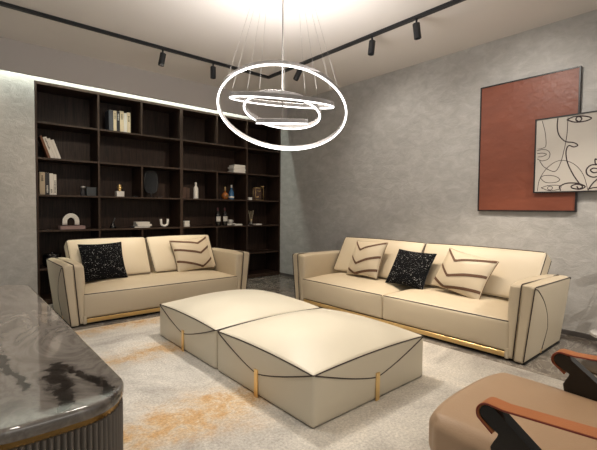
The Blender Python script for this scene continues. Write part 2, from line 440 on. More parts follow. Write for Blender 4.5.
# slate box with chrome bird
t = thing('storage_box', 'dark slate square box beside a small chrome piece', 'box', (-3.378, .12, S[2]))
bx('body', (-.06, -.04, .0005), (.068, .10, .112), M['slate'], t, .003)
bx('lid', (-.062, -.042, .1125), (.07, .102, .125), M['slate'], t, .003)
t = thing('bird_ornament', 'small black ornament with a silver head beside the slate box', 'ornament', (-3.478, .12, S[2]))
lathe_obj('body', [(0, .0005), (.032, .0005), (.036, .03), (.028, .075), (.018, .10), (0, .104)], M['blackb'], t)
bm = bmesh.new(); bmesh.ops.create_uvsphere(bm, u_segments=16, v_segments=10, radius=.022, matrix=Matrix.Translation((.006, 0, .122)) @ Matrix.Diagonal((1.5, .9, .8, 1)))
link('head', bm, M['steel'], t)
# gold head on white cube
t = thing('bust_ornament', 'gold sculpted head on a white cube base', 'sculpture', (-2.982, .11, S[2]))
bx('plinth', (-.054, -.045, .0005), (.054, .045, .082), M['white'], t, .003)
def head_fn():
    bm = bmesh.new(); lathe(bm, [(0, .083), (.03, .083), (.028, .09), (.02, .10), (.021, .108), (.036, .118), (.042, .135), (.036, .15), (.026, .157), (.031, .166), (.027, .18), (.012, .187), (0, .188)], 16)
    return bm
link('gold_head', head_fn(), M['gold'], t)
# arch sculpture on mauve box
t = thing('keepsake_box', 'flat mauve box under the white arch', 'box', (-3.62, .12, S[1]))
bx('body', (-.152, -.07, .0005), (.152, .10, .033), M['pink'], t, .002); bx('lid', (-.154, -.072, .0335), (.154, .102, .048), M['pink'], t, .002)
t = thing('arch_sculpture', 'white ribbed arch sculpture standing on a mauve box', 'sculpture', (-3.632, .12, S[1]+.0485))
for rr, k in ((.095, 0), (.075, 1), (.057, 2)):
    bm = bmesh.new()
    pts = [(-rr, 0, .0105)] + [(-rr*math.cos(q), 0, .055+ (rr+.012)*math.sin(q)) for q in [i/14*PI for i in range(15)]] + [(rr, 0, .0105)]
    tube(bm, pts, .0115, 10); o = link('arch_rib', bm, M['white'], t)
# black vase with stick
t = thing('bud_vase', 'small black cone vase holding a dark stick', 'vase', (-3.085, .1, S[1]))
lathe_obj('body', [(0, .0005), (.046, .0005), (.048, .006), (.036, .04), (.018, .075), (.016, .092), (.012, .092), (.012, .04), (0, .04)], M['blackgloss'], t)
bm = bmesh.new(); tube(bm, [(0, 0, .042), (.012, 0, .10), (.03, 0, .155)], [.004, .005, .009], 8); link('stick', bm, M['slate'], t)
# oval mirror
t = thing('table_mirror', 'oval tinted mirror on a short stand in the third shelf row', 'mirror', (-2.49, .16, S[2]))
prof = [(.108*abs(math.cos(q))**.7*(1 if math.cos(q) >= 0 else -1), .245+.178*abs(math.sin(q))**.85*(1 if math.sin(q) >= 0 else -1)) for q in [2*PI*i/40 for i in range(40)]]
bm = bmesh.new(); prism(bm, prof, -.006, .006, 1); link('mirror_disc', bm, M['tinted'], t, smooth=False)
bm = bmesh.new(); tube(bm, [(a_, 0, b_) for a_, b_ in prof], .008, 8, True); link('rim', bm, M['blackmetal'], t)
bm = bmesh.new(); tube(bm, [(0, 0, .012), (0, 0, .07)], .009, 10); link('stem', bm, M['blackmetal'], t)
lathe_obj('foot', [(0, .0005), (.055, .0005), (.055, .010), (.012, .014), (0, .014)], M['blackmetal'], t)
o = lathe_obj('trinket_dish', [(0, .0005), (.03, .0005), (.052, .016), (.050, .018), (.028, .005), (0, .005)], M['slate'], c=(0, 0, 0)); o.location = (-2.757, .1, S[2]); o.scale = (1, .8, 1)
tag(o, 'shallow dark grey dish by the shelf divider left of the oval mirror', 'dish')
o = lathe_obj('trinket_dish', [(0, .0005), (.018, .0005), (.034, .010), (.032, .012), (.017, .004), (0, .004)], M['steel']); o.location = (-2.375, .08, S[2])
tag(o, 'tiny metal dish right of the oval mirror', 'dish')
# flat books
def flat_book(w, d, h, m, lab, loc, rz=0, group=None):
    t = thing('book', lab, 'book', loc, rz, group)
    bx('cover', (-w/2, -d/2, .0005), (w/2, d/2, h-.0005), M[m], t, .002, 1)
    bx('pages', (-w/2+.004, -d/2-.001, .004), (w/2+.001, d/2-.006, h-.004), M['paper'], t)
    return t
z = S[1]
flat_book(.24, .17, .022, 'greyb', 'dark book at the bottom of the short lying stack', (-2.68, .11, z)); z += .022
flat_book(.22, .16, .034, 'paper', 'lower white book of the stack left of the white curved ornament', (-2.645, .11, z), .05); z += .034
flat_book(.20, .15, .034, 'paper', 'topmost white book of the stack left of the white curved ornament', (-2.66, .11, z), -.06)
# U sculpture
t = thing('curved_ornament', 'white U shaped ornament in the fourth shelf row', 'sculpture', (-2.298, .11, S[1]))
bm = bmesh.new()
pts = [(-.058, 0, .13)] + [(-.052*math.cos(q), 0, .062-.042*math.sin(q)) for q in [i/12*PI for i in range(13)]] + [(.058, 0, .13)]
tube(bm, smooth_path(pts, 2), .019, 12); link('curve', bm, M['white'], t)
# stack of four white books
z = S[3]; 
for k, (w, lab) in enumerate([(.25, 'lowest white book of the stack on the second shelf'), (.235, 'second white book from the bottom of the second shelf stack'), (.245, 'third white book from the bottom of the second shelf stack'), (.22, 'topmost white book of the stack on the second shelf')]):
    flat_book(w, .2, .036, 'paper', lab, (-.925+(.01 if k % 2 else -.005), .13, z), (-1)**k*.04, 'white books lying on the second shelf'); z += .036
# two small white boxes
z = S[1]
for k, lab in enumerate(('lower small white box by the centre divider', 'upper small white box by the centre divider')):
    t = thing('gift_box', lab, 'box', (-1.935, .09, z), 0, 'small white boxes'); z += .048
    bx('body', (-.045, -.04, .0005), (.045, .04, .034), M['paper'], t, .002, 1); bx('lid', (-.047, -.042, .0345), (.047, .042, .0475), M['white'], t, .002, 1)
# thin panels
for k, (x_, m_, lab) in enumerate([(-1.955, 'brownpaper', 'thin dark brown picture panel leaning at the divider'), (-1.90, 'brownpaper', 'thin brown picture panel beside the tall white bottle')]):
    t = thing('picture_panel', lab, 'picture', (x_, .16, S[2]+.001)); t.rotation_euler = (0, 0, .9)
    bx('panel', (-.003, -.06, .004), (.003, .06, .19-.02*k), M[m_], t); 
    bm = bmesh.new()
    tube(bm, [(0, -.062, .004), (0, .062, .004), (0, .062, .196-.02*k), (0, -.062, .196-.02*k)], .0045, 6, True); link('frame', bm, M['frame'], t)
# bottles
t = thing('bottle', 'tall white bottle with a narrow neck', 'bottle', (-1.752, .1, S[2]))
lathe_obj('body', [(0, .0005), (.040, .0005), (.042, .01), (.040, .17), (.032, .195), (.016, .215), (.014, .235), (0, .235)], M['white'], t)
lathe_obj('cap', [(0, .2355), (.017, .2355), (.017, .268), (.012, .276), (0, .276)], M['white'], t)
t = thing('bottle', 'round amber glass bottle with a tall gold stopper', 'bottle', (-1.185, .1, S[2]))
lathe_obj('body', [(0, .0005), (.035, .0005), (.055, .02), (.068, .06), (.062, .095), (.03, .122), (.016, .135), (.014, .16), (0, .16)], M['amber'], t)
lathe_obj('stopper', [(0, .1605), (.018, .1605), (.020, .175), (.012, .185), (.017, .205), (.010, .222), (0, .225)], M['gold'], t)
lathe_obj('medallion', [(0, 0), (.026, 0), (.026, .004), (0, .006)], M['goldd'], t).matrix_local = Matrix.Translation((0, -.066, .062)) @ Matrix.Rotation(PI/2, 4, 'X')
t = thing('bottle', 'blue glass bottle beside the amber one', 'bottle', (-1.055, .1, S[2]))
lathe_obj('body', [(0, .0005), (.046, .0005), (.050, .01), (.048, .12), (.038, .15), (.018, .175), (.015, .215), (0, .215)], M['blue'], t)
lathe_obj('cap', [(0, .2155), (.018, .2155), (.018, .262), (0, .266)], M['steel'], t)
lathe_obj('label_band', [(.0495, .03), (.0502, .03), (.0502, .06), (.0495, .06)], M['white'], t)
for k, (x_, lab) in enumerate(((-1.330, 'left wine bottle with a cream label'), (-1.190, 'right wine bottle with a cream label, by the white cup'))):
    t = thing('wine_bottle', lab, 'bottle', (x_, .1, S[1]), 0, 'wine bottles on the fourth shelf')
    lathe_obj('body', [(0, .0005), (.044, .0005), (.047, .008), (.047, .19), (.040, .215), (.019, .24), (.016, .262), (0, .262)], M['wine'], t)
    lathe_obj('capsule', [(0, .2625), (.018, .2625), (.0175, .318), (.016, .322), (0, .322)], M['winecap'], t)
    bm = bmesh.new(); n = 14
    A = [(.0478*math.sin(q), -.0478*math.cos(q)) for q in [(-1.1+2.2*i/n) for i in range(n+1)]]
    lo = [bm.verts.new((a_, b_, .08)) for a_, b_ in A]; hi = [bm.verts.new((a_, b_, .165)) for a_, b_ in A]
    for i in range(n): bm.faces.new((lo[i], lo[i+1], hi[i+1], hi[i]))
    link('paper_label', bm, M['paper'], t)
    bm = bmesh.new()
    for zz, hw in ((.148, .5), (.135, .35), (.10, .45)):
        vs = []
        for q in (-hw, hw): vs.append((.0483*math.sin(q), -.0483*math.cos(q)))
        tube(bm, [(.0481*math.sin(q), -.0481*math.cos(q), zz) for q in [(-hw+2*hw*i/6) for i in range(7)]], .0016, 5)
    link('printed_lines', bm, M['ink'], t)
# gold cage
t = thing('caged_ornament', 'openwork gold frame with small gold birds on the right shelf', 'ornament', (-.455, .11, S[2]))
bm = bmesh.new()
for sx in (-.09, .09):
    for sy in (-.04, .04): tube(bm, [(sx, sy, .006), (sx, sy, .235)], .0045, 6)
for zz in (.006, .235):
    tube(bm, [(-.09, -.04, zz), (.09, -.04, zz), (.09, .04, zz), (-.09, .04, zz)], .0045, 6, True)
link('cage_frame', bm, M['gold'], t)
for (a_, b_) in ((-.045, .06), (.0, .17), (.082, .258)):
    bm = bmesh.new()
    bmesh.ops.create_uvsphere(bm, u_segments=12, v_segments=8, radius=.016, matrix=Matrix.Translation((a_, -.03, b_)) @ Matrix.Diagonal((1.5, .8, .8, 1)))
    tube(bm, [(a_-.02, -.03, b_), (a_-.045, -.03, b_+.012)], [.010, .003], 6); tube(bm, [(a_+.02, -.03, b_+.004), (a_+.03, -.03, b_+.012)], [.009, .007], 6)
    link('gold_bird', bm, M['gold'], t)
bx('backing', (-.086, .028, .012), (.086, .032, .23), M['brownpaper'], t)
t = thing('gift_box', 'tiny bright white box at the left of the gold cage', 'box', (-.668, .09, S[2]))
bx('body', (-.036, -.03, .0005), (.036, .03, .036), M['white'], t, .002, 1); bx('lid', (-.038, -.032, .0365), (.038, .032, .048), M['white'], t, .002, 1)
# open book + cup
flat_book(.15, .12, .030, 'paper', 'white book lying in front of the white cup by the wine bottles', (-.952, .07, S[1]))
t = flat_book(.20, .12, .040, 'greyb', 'low dark book under the white cup', (-1.04, .205, S[1]))
t = thing('cup', 'small white cup on a dark book by the wine bottles', 'cup', (-1.02, .20, S[1]+.0405))
lathe_obj('bowl', [(0, .0005), (.032, .0005), (.040, .012), (.043, .062), (.039, .062), (.036, .014), (0, .010)], M['white'], t)
bm = bmesh.new(); tube(bm, smooth_path([(.040, 0, .05), (.062, 0, .046), (.060, 0, .022), (.038, 0, .018)], 4), .005, 6); link('handle', bm, M['white'], t)
# diffuser
t = thing('reed_diffuser', 'small glass reed diffuser with pale sticks and gold collar', 'diffuser', (-.627, .10, S[1]))
lathe_obj('bottle', [(0, .0005), (.034, .0005), (.036, .01), (.034, .06), (.018, .085), (.014, .10), (.014, .106), (.010, .106), (.010, .02), (0, .02)], M['glass'], t)
lathe_obj('collar', [(.0145, .088), (.021, .088), (.021, .112), (.0145, .112)], M['gold'], t)
for q in range(6):
    an = q*1.05; bm = bmesh.new(); tube(bm, [(0.003*math.cos(an), .003*math.sin(an), .022), (.05*math.cos(an), .04*math.sin(an), .275-.012*(q % 3))], .0035, 5); link('reed', bm, M['cream'], t)
flat_book(.13, .11, .024, 'paper', 'small white book beside the reed diffuser', (-.50, .075, S[1]))
# black vase low in the left bay
t = thing('lidded_jar', 'glossy black round jar low in the left bay behind the sofa', 'jar', (-3.862, .14, S[0]))
lathe_obj('body', [(0, .0005), (.07, .0005), (.105, .03), (.118, .08), (.112, .135), (.10, .16), (0, .16)], M['blackgloss'], t, 32)
lathe_obj('lid', [(0, .1605), (.112, .1605), (.116, .17), (.108, .182), (.02, .190), (.018, .205), (0, .208)], M['blackgloss'], t, 32)

# ------------------------------------------------------------ sofas
def pipe(name, pts, parent, r=.0048, m='piping', n=8, sm=0):
    bm = bmesh.new(); tube(bm, smooth_path(pts, sm) if sm else pts, r, n); return link(name, bm, M[m], parent)
def make_sofa(L, loc, rz, label, nseat=2, cdx=0, cdy=0):
    """front at local -y, length along x, L = length at floor"""
    root = thing('sofa', label, 'sofa', loc, rz)
    h = L/2; AT = .085; DEP = .475; H = .675
    SPL = .065
    for s in (-1, 1):
        # arm panel
        def fn(q, u, s=s):
            z = q.z + H/2
            top = max(0, (z-.3)/(H-.3))
            f = (z/H)
            x = q.x*(1+.25*f) + s*(SPL*f + .004*math.sin(PI*f))
            outer = s*q.x/(AT/2)
            zz = q.z - .012*top*max(0, outer)
            back = (q.y+DEP)/(2*DEP)
            zz -= .012*top*back
            return Vector((x, q.y, zz))
        bm = rbox((AT/2, DEP-.002, H/2), .022, fn, 4, 10)
        bmesh.ops.translate(bm, verts=bm.verts, vec=(s*(h-AT/2), 0, H/2+.010))
        arm = link('arm', bm, M['leather'], root)
        # inner pad
        PT = .056; PH = .65
        def fn2(q, u, s=s):
            z = q.z + PH/2; f = z/PH
            inner = -s*q.x/(PT/2)
            x = q.x + s*(SPL*f) - s*max(0, inner)*.072*max(0, math.sin(min(1, f*1.12)*PI/2))**1.6*(1-.25*abs(u.y)**4)
            zz = q.z + .02*f*(1-abs(u.y)**4) 
            return Vector((x, q.y, zz))
        bm = rbox((PT/2, DEP-.010, PH/2), .027, fn2, 5, 12)
        bmesh.ops.translate(bm, verts=bm.verts, vec=(s*(h-AT-PT/2-.0), .004, PH/2+.02))
        link('arm_pad', bm, M['leather'], root)
        def P(xo, y, z):   # xo: 0 outer face .. 1 inner face of the arm panel
            f = (z-.010)/H; w = AT*(1+.25*f)
            cx = s*(h-AT/2+SPL*f)
            return (cx + s*w*(.5-xo), y, z)
        # pipings front outer + top outer
        zt = .010+H
        for xo, nm in ((0, 'piping'), (1, 'piping')):
            dz = .012*(1-xo)
            k = .003
            pts = [P(xo, -DEP+.002, .03), P(xo, -DEP+.001, .35), P(xo, -DEP+.002, zt-.022-dz), P(xo, -DEP+.010, zt-.006-dz), P(xo, -DEP+.03, zt-.001-dz*1), P(xo, 0, zt-.007-dz), P(xo, DEP-.02, zt-.012-dz), P(xo, DEP-.004, zt-.03-dz)]
            pipe('piping', pts, arm)
        # Y seam on the outer face
        def O(y, z): 
            p = P(0, y, z); return (p[0]+s*.002, p[1], p[2])
        pipe('piping', [O(-DEP+.008, .660), O(-.39, .635), O(-.21, .52), O(-.07, .38), O(.0, .25)], arm, .0048, sm=5)
        pipe('seam', [O(0, .25), O(-.01, .19), O(-.06, .05)], arm, .0045, sm=4)
        pipe('seam', [O(.0, .25), O(.20, .43), O(.42, .62)], arm, .0022, 'leather', sm=4)
        bx('clasp', (-.004, -.01, 0), (.004, .01, .06), M['gold'], arm, .001, 1).location = O(-.07, .02)
        bm = bmesh.new(); box(bm, (s*h-.03 if s > 0 else -h+.0-.005, -DEP+.02, .002), (s*h+.005 if s > 0 else -h+.03, DEP-.02, .0105))
        link('foot_rail', bm, M['dark'], root, smooth=False)
    ih = h-AT-.038         # inner half length
    # plinth in gold and dark base
    bx('base', (-ih, -DEP+.05, .003), (ih, DEP-.02, .10), M['dark'], root)
    bx('gold_plinth', (-ih+.035, -DEP+.010, .030), (ih-.035, -DEP+.03, .074), M['gold'], root, .002, 1)
    # lower corners of the seat front beside the plinth
    # back frame
    bm = rbox((ih-.002, .06, .30), .02, None, 3, 8); bmesh.ops.translate(bm, verts=bm.verts, vec=(0, DEP-.065, .33)); link('back_frame', bm, M['leather'], root)
    # seats
    SW = ih/nseat
    zb, ztf = .080, .348
    for s in ((-1, 1) if nseat == 2 else (0,)):
        hz = (ztf-zb)/2; hy = .40
        def fn3(q, u, s=s):
            x, y, z = q
            if u.z > 0:
                cr = .070*(1-abs(u.x)**5)*(1-max(-u.y, 0)**2.5)*(1 if u.y < 0 else 1)
                z += cr*max(0, (q.z+hz)/(2*hz))
            if u.y < 0:
                y -= .016*(1-abs(u.z)**2)*(1-abs(u.x)**6)
            return Vector((x, y, z))
        bm = rbox((SW-.0025, hy, hz), .022, fn3, 4, 16); bmesh.ops.translate(bm, verts=bm.verts, vec=(s*SW, -DEP+.012+hy, zb+hz))
        seat = link('seat', bm, M['leather'], root)
        pts = [(s*SW - (SW-.006), -DEP+.014, ztf-.10), (s*SW-(SW-.006), -DEP+.016, ztf-.014)] if False else []
        pts += [(s*SW + (-1+2*i/14)*(SW-.010), -DEP+.018, ztf-.002) for i in range(15)]
        pipe('piping', pts, seat, .0045)
    for s in (-1, 1):
        bx('corner_block', ((ih-.034 if s > 0 else -ih), -DEP+.010, .018), ((ih if s > 0 else -ih+.034), -DEP+.06, .11), M['leather'], root, .006)
    # back cushions
    CW = (ih-.02)/2; CHh = .275; CT = .085
    lean = math.radians(32)
    for s in (-1, 1):
        def fn4(q, u, s=s):
            x, y, z = q
            y += (-.030 if u.y < 0 else .02)*(1-abs(u.x)**4)*(1-abs(u.z)**4)*abs(u.y)
            x += (.012 if u.x > 0 else -.012)*(u.z)*abs(u.x)*0
            z += .010*(1-u.x*u.x)*max(0, u.z)
            x *= 1+.022*u.z
            return Vector((x, y, z))
        bm = rbox((CW-.008, CT, CHh), .028, fn4, 4, 12)
        mt = Matrix.Translation((s*(CW+.006)+cdx, .255+cdy, .624)) @ Matrix.Rotation(-lean, 4, 'X')
        bmesh.ops.transform(bm, matrix=mt, verts=bm.verts)
        cu = link('back_cushion', bm, M['leather'], root)
        for sy in (-1, 1):
            W = CW-.008; r_ = .010
            loop = []
            for (sx, sz) in ((-1, -1), (-1, 1), (1, 1), (1, -1)):
                loop.append((sx, sz))
            pts = []
            for i in range(4):
                a_, b_ = loop[i], loop[(i+1) % 4]
                for k in range(10):
                    f = .03+.94*k/9; u_ = a_[0]+(b_[0]-a_[0])*f; w_ = a_[1]+(b_[1]-a_[1])*f
                    xx = u_*(W-.004)*(1+.022*w_); zz = w_*(CHh-.004)+.010*(1-u_*u_)*max(0, w_)
                    pts.append(mt @ Vector((xx, sy*(CT-.009), zz)))
            bm = bmesh.new(); tube(bm, pts, .0042, 7, True); link('piping', bm, M['piping'], cu)
    return root
make_sofa(2.22, (-2.838, -.915, 0), 0, 'two seat cream leather sofa with dark piping in front of the bookcase', 1, -.02)
make_sofa(2.946, (-.815, -3.452, 0), -PI/2, 'long cream leather sofa with dark piping along the right wall', 2, .035, .02)

# ------------------------------------------------------------ pillows
def pillow_z(u, v, t): return t*max(0, (1-u**2))**.42*max(0, (1-v**2))**.42
def pillow_xy(u, v, w, h):
    return (w/2*u*(1-.07*(1-v*v)*abs(u)**2), h/2*v*(1-.07*(1-u*u)*abs(v)**2))
def pillow_surf(w, h, t):
    bm = bmesh.new(); n = 22
    g = [math.sin(PI/2*(-1+2*i/n)) for i in range(n+1)]
    top = {}; bot = {}
    for i, u in enumerate(g):
        for j, v in enumerate(g):
            x, y = pillow_xy(u, v, w, h); z = pillow_z(u, v, t)
            z += .004*math.sin(7*u+3*v)*(1-u*u)*(1-v*v)
            top[i, j] = bm.verts.new((x, y, z))
            bot[i, j] = top[i, j] if i in (0, n) or j in (0, n) else bm.verts.new((x, y, -z*.8))
    for i in range(n):
        for j in range(n):
            bm.faces.new((top[i, j], top[i+1, j], top[i+1, j+1], top[i, j+1]))
            bm.faces.new((bot[i, j], bot[i, j+1], bot[i+1, j+1], bot[i+1, j]))
    return bm
def make_pillow(label, base, facing, lean, roll, w, h, t, kind, vx=.0, lines=((.95, .56, .95), (.36, -.08, .36), (-.34, -.92, -.38))):
    root = thing('throw_pillow', label, 'pillow')
    f = Vector((math.cos(facing), math.sin(facing), 0))          # horizontal facing
    z = Vector((0, 0, 1)); nrm = f*math.cos(lean)+z*math.sin(lean); up = -f*math.sin(lean)+z*math.cos(lean)
    rt = up.cross(nrm)
    R = Matrix((rt, up, nrm)).transposed().to_4x4() @ Matrix.Rotation(roll, 4, 'Z')
    root.matrix_world = Matrix.Translation(Vector(base)) @ R @ Matrix.Translation((0, h/2, 0))
    link('cushion', pillow_surf(w, h, t), M['speckle' if kind == 'black' else 'leather'], root)
    n = 40; pts = []
    for k in range(4*n//4*1):
        pass
    g = [(-1, -1), (1, -1), (1, 1), (-1, 1)]
    for i in range(4):
        a_, b_ = g[i], g[(i+1) % 4]
        for k in range(12):
            q = k/12; pts.append((*pillow_xy(a_[0]+(b_[0]-a_[0])*q, a_[1]+(b_[1]-a_[1])*q, w, h), 0))
    bm = bmesh.new(); tube(bm, pts, .004, 6, True); link('seam_piping', bm, M['ink' if kind == 'black' else 'stripe'], root)
    if kind == 'chevron':
        for (vl, vv, vr) in lines:
            bm = bmesh.new(); P = []
            for i in range(25):
                u = -.985+1.97*i/24
                if u < vx: q = (vx-u)/(vx+.985)
                else: q = (u-vx)/(.985-vx)
                ve = vl if u < vx else vr
                v = vv+(ve-vv)*(q**(.8 if (u < vx) == (vx > 0) else 1.0))
                P.append((u, v))
            rows = []
            for i, (u, v) in enumerate(P):
                hw = .068
                cs = []
                for d in (-hw, -hw*.5, 0, hw*.5, hw):
                    v2 = max(-.99, min(.99, v+d)); x, y = pillow_xy(u, v2, w, h)
                    zz = pillow_z(u, v2, t)+.004*math.sin(7*u+3*v2)*(1-u*u)*(1-v2*v2)
                    cs.append(bm.verts.new((x, y, zz+.0035)))
                rows.append(cs)
            for A, B in zip(rows, rows[1:]):
                for k in range(4): bm.faces.new((A[k], A[k+1], B[k+1], B[k]))
            link('chevron_band', bm, M['stripe'], root)
    return root
# right sofa (faces -x)
make_pillow('cream chevron pillow at the far end of the long sofa', (-.88, -2.81, .430), PI, math.radians(27), math.radians(1), .51, .50, .085, 'chevron', -.35, ((.95, .36, .95), (.14, -.42, .12), (-.62, -.985, -.60)))
make_pillow('black speckled pillow in the middle of the long sofa', (-.92, -3.48, .412), PI, math.radians(33), math.radians(-2), .52, .47, .085, 'black')
make_pillow('cream chevron pillow near the right arm of the long sofa', (-.92, -4.10, .432), PI, math.radians(30), math.radians(-11), .57, .47, .085, 'chevron', -.38, ((.95, .36, .95), (.14, -.42, .12), (-.62, -.985, -.60)))
# left sofa (faces -y)
make_pillow('black speckled pillow on the small sofa', (-3.47, -.95, .414), -PI/2, math.radians(27), math.radians(1), .51, .49, .085, 'black')
make_pillow('cream chevron pillow by the right arm of the small sofa', (-2.255, -.93, .414), -PI/2, math.radians(25), math.radians(4), .58, .49, .085, 'chevron', .30)

# ------------------------------------------------------------ ottomans
def make_ottoman(label, cx, cy, hx, hy, sides):
    root = thing('ottoman', label, 'ottoman', (cx, cy, 0.016), 0, 'pair of cream ottomans')
    zb, zt = .002, .324; hz = (zt-zb)/2
    def top(u, v): return .022*(1-min(abs(u), abs(v))**2) if False else 0
    def fn(q, u):
        x, y, z = q
        f = max(0, (q.z+hz)/(2*hz))
        if u.z > 0: z += .095*(1-abs(u.x)**2.6)*(1-abs(u.y)**2.6)*f + .018*f*max(1-u.x**2, 1-u.y**2)*1.0
        x += (u.x)*.010*(1-u.z**2)*(1-u.y**2); y += u.y*.010*(1-u.z**2)*(1-u.x**2)
        return Vector((x, y, z))
    bm = rbox((hx-.001, hy-.001, hz), .022, fn, 4, 20); bmesh.ops.translate(bm, verts=bm.verts, vec=(0, 0, zb+hz))
    body = link('body', bm, M['leather2'], root)
    bx('plinth', (-hx+.03, -hy+.03, .0005), (hx-.03, hy-.03, .02), M['dark'], root)
    g = [(-1, -1), (1, -1), (1, 1), (-1, 1)]
    pts = []
    for i in range(4):
        a_, b_ = g[i], g[(i+1) % 4]
        for k in range(16):
            q = .006+.988*k/15; u = a_[0]+(b_[0]-a_[0])*q; v = a_[1]+(b_[1]-a_[1])*q
            s_ = 2*q-1
            pts.append((u*(hx-.003), v*(hy-.003), zt-.006+.018*(1-s_*s_)))
    bm = bmesh.new(); tube(bm, pts, .0042, 8, True); link('piping', bm, M['piping'], body)
    for side in sides:
        P = []
        for k in range(33):
            s_ = -1+2*k/32; z = .160+.156*abs(s_)**1.25
            off = .0085*(1-s_*s_)+.0075
            a_ = s_*.985
            if side in ('x-', 'x+'):
                sg = -1 if side == 'x-' else 1; P.append((sg*(hx-.008+off), a_*(hy-.008), z))
            else:
                sg = -1 if side == 'y-' else 1; P.append((a_*(hx-.008), sg*(hy-.008+off), z))
        bm = bmesh.new(); tube(bm, P, .0042, 8); link('piping', bm, M['piping'], body)
        sw = .019
        if side in ('x-', 'x+'): lo, hi = (sg*(hx+.013)-.005, -sw, .001), (sg*(hx+.013)+.005, sw, .192)
        else: lo, hi = (-sw, sg*(hy+.013)-.005, .001), (sw, sg*(hy+.013)+.005, .192)
        o = bx('gold_strap', lo, hi, M['gold'], root, .003, 2)
    return root
make_ottoman('cream leather ottoman nearest the camera with gold straps', -2.752, -3.972, .584, .556, ('x-', 'x+', 'y-'))
make_ottoman('cream leather ottoman farther back toward the bookcase', -2.752, -2.829, .584, .565, ('x-', 'x+', 'y+'))

# ------------------------------------------------------------ console (fluted sideboard with marble top)
def outline(x0, x1, y0, y1, r, bow, n=400, inset=0):
    """rounded rectangle with bowed short ends, sampled by arc length"""
    x0 += inset; x1 -= inset; y0 += inset; y1 -= inset; r = max(.02, r-inset)
    pts = []
    def arc(cx, cy, a0, a1, k=24):
        for i in range(k+1):
            a_ = a0+(a1-a0)*i/k; pts.append(Vector((cx+r*math.cos(a_), cy+r*math.sin(a_), 0)))
    arc(x1-r, y0+r, -PI/2, 0); arc(x1-r, y1-r, 0, PI/2); arc(x0+r, y1-r, PI/2, PI); arc(x0+r, y0+r, PI, 1.5*PI)
    out = []
    for p in pts:
        out.append(p)
    # resample
    d = [0]
    m_ = len(out)
    for i in range(m_): d.append(d[-1]+(out[(i+1) % m_]-out[i]).length)
    tot = d[-1]; res = []; j = 0
    for k in range(n):
        s_ = tot*k/n
        while d[j+1] < s_: j += 1
        f = (s_-d[j])/max(1e-9, d[j+1]-d[j]); p = out[j].lerp(out[(j+1) % m_], f)
        w = (p.x-(x0+x1)/2)/((x1-x0)/2); yc = (y0+y1)/2
        sg = 1 if p.y > yc else -1
        ey = max(0, (abs(p.y-yc)-((y1-y0)/2-.35))/.35)
        p.y += sg*bow*(1-w*w)*ey
        res.append(p)
    return res
CX0, CX1, CY0, CY1 = -4.925, -4.490, -4.975, -2.735
def ring_stack(bm, levels, n, flute=None, cap=True):
    rings = []
    for (ins, z) in levels:
        O = outline(CX0, CX1, CY0, CY1, .135, .02, n, ins)
        rings.append([bm.verts.new((p.x, p.y, z)) for p in O])
    for A, B in zip(rings, rings[1:]):
        for i in range(n): bm.faces.new((A[i], A[(i+1) % n], B[(i+1) % n], B[i]))
    if cap:
        for f_ in (bm.faces.new(rings[0][::-1]), bm.faces.new(rings[-1])):
            f_.smooth = False
            for e_ in f_.edges: e_.smooth = False
con = thing('sideboard', 'long sideboard with polished grey marble top and fluted rounded body', 'sideboard')
bm = bmesh.new(); ring_stack(bm, [(.010, .712), (.003, .714), (.0, .720), (0, .738), (.0008, .742), (.0030, .7462), (.0062, .7490), (.010, .750)], 260)
o = link('marble_top', bm, M['tmarble'], con); autosmooth(o, 30)
bm = bmesh.new(); ring_stack(bm, [(.012, .694), (.010, .695), (.010, .7115)], 260)
o = link('gold_band', bm, M['goldd'], con); autosmooth(o, 30)
bm = bmesh.new(); n = 320*6
O = outline(CX0, CX1, CY0, CY1, .135, .02, n, .003); cc = Vector(((CX0+CX1)/2, (CY0+CY1)/2, 0))
rings = []
for z in (.05, .6935):
    R_ = []
    for i, p in enumerate(O):
        t_ = (O[(i+1) % n]-O[i-1]).normalized(); nr = Vector((t_.y, -t_.x, 0))
        ph = (i % 6)/6; dd = -.014*(1-abs(math.sin(PI*ph)))
        q = p+nr*dd; R_.append(bm.verts.new((q.x, q.y, z)))
    rings.append(R_)
for i in range(n): bm.faces.new((rings[0][i], rings[0][(i+1) % n], rings[1][(i+1) % n], rings[1][i]))
bm.faces.new(rings[0][::-1]); bm.faces.new(rings[1])
o = link('fluted_body', bm, M['taupe'], con, smooth=False)
bm = bmesh.new(); ring_stack(bm, [(.03, .0165), (.03, .0495)], 200); link('toe_kick', bm, M['goldd'], con, smooth=False)

# ------------------------------------------------------------ armchair
ch = thing('armchair', 'tan leather armchair with black frame and orange leather arm straps', 'armchair')
# seat: x -3.37..-2.64, front y -5.24
def fs(q, u):
    x, y, z = q
    if u.z > 0: z += .030*(1-abs(u.x)**3)*(1-max(0, u.y)**3)
    # rounded front in plan, waterfall
    fr = max(0, u.y)
    y -= .06*abs(u.x)**3*fr
    x *= 1+.02*(1-u.y*u.y)
    z += .012*u.y
    return Vector((x, y, z))
bm = rbox((.395, .42, .105), .065, fs, 5, 14); bmesh.ops.translate(bm, verts=bm.verts, vec=(-2.955, -5.625, .293))
seat = link('seat', bm, M['tan'], ch)
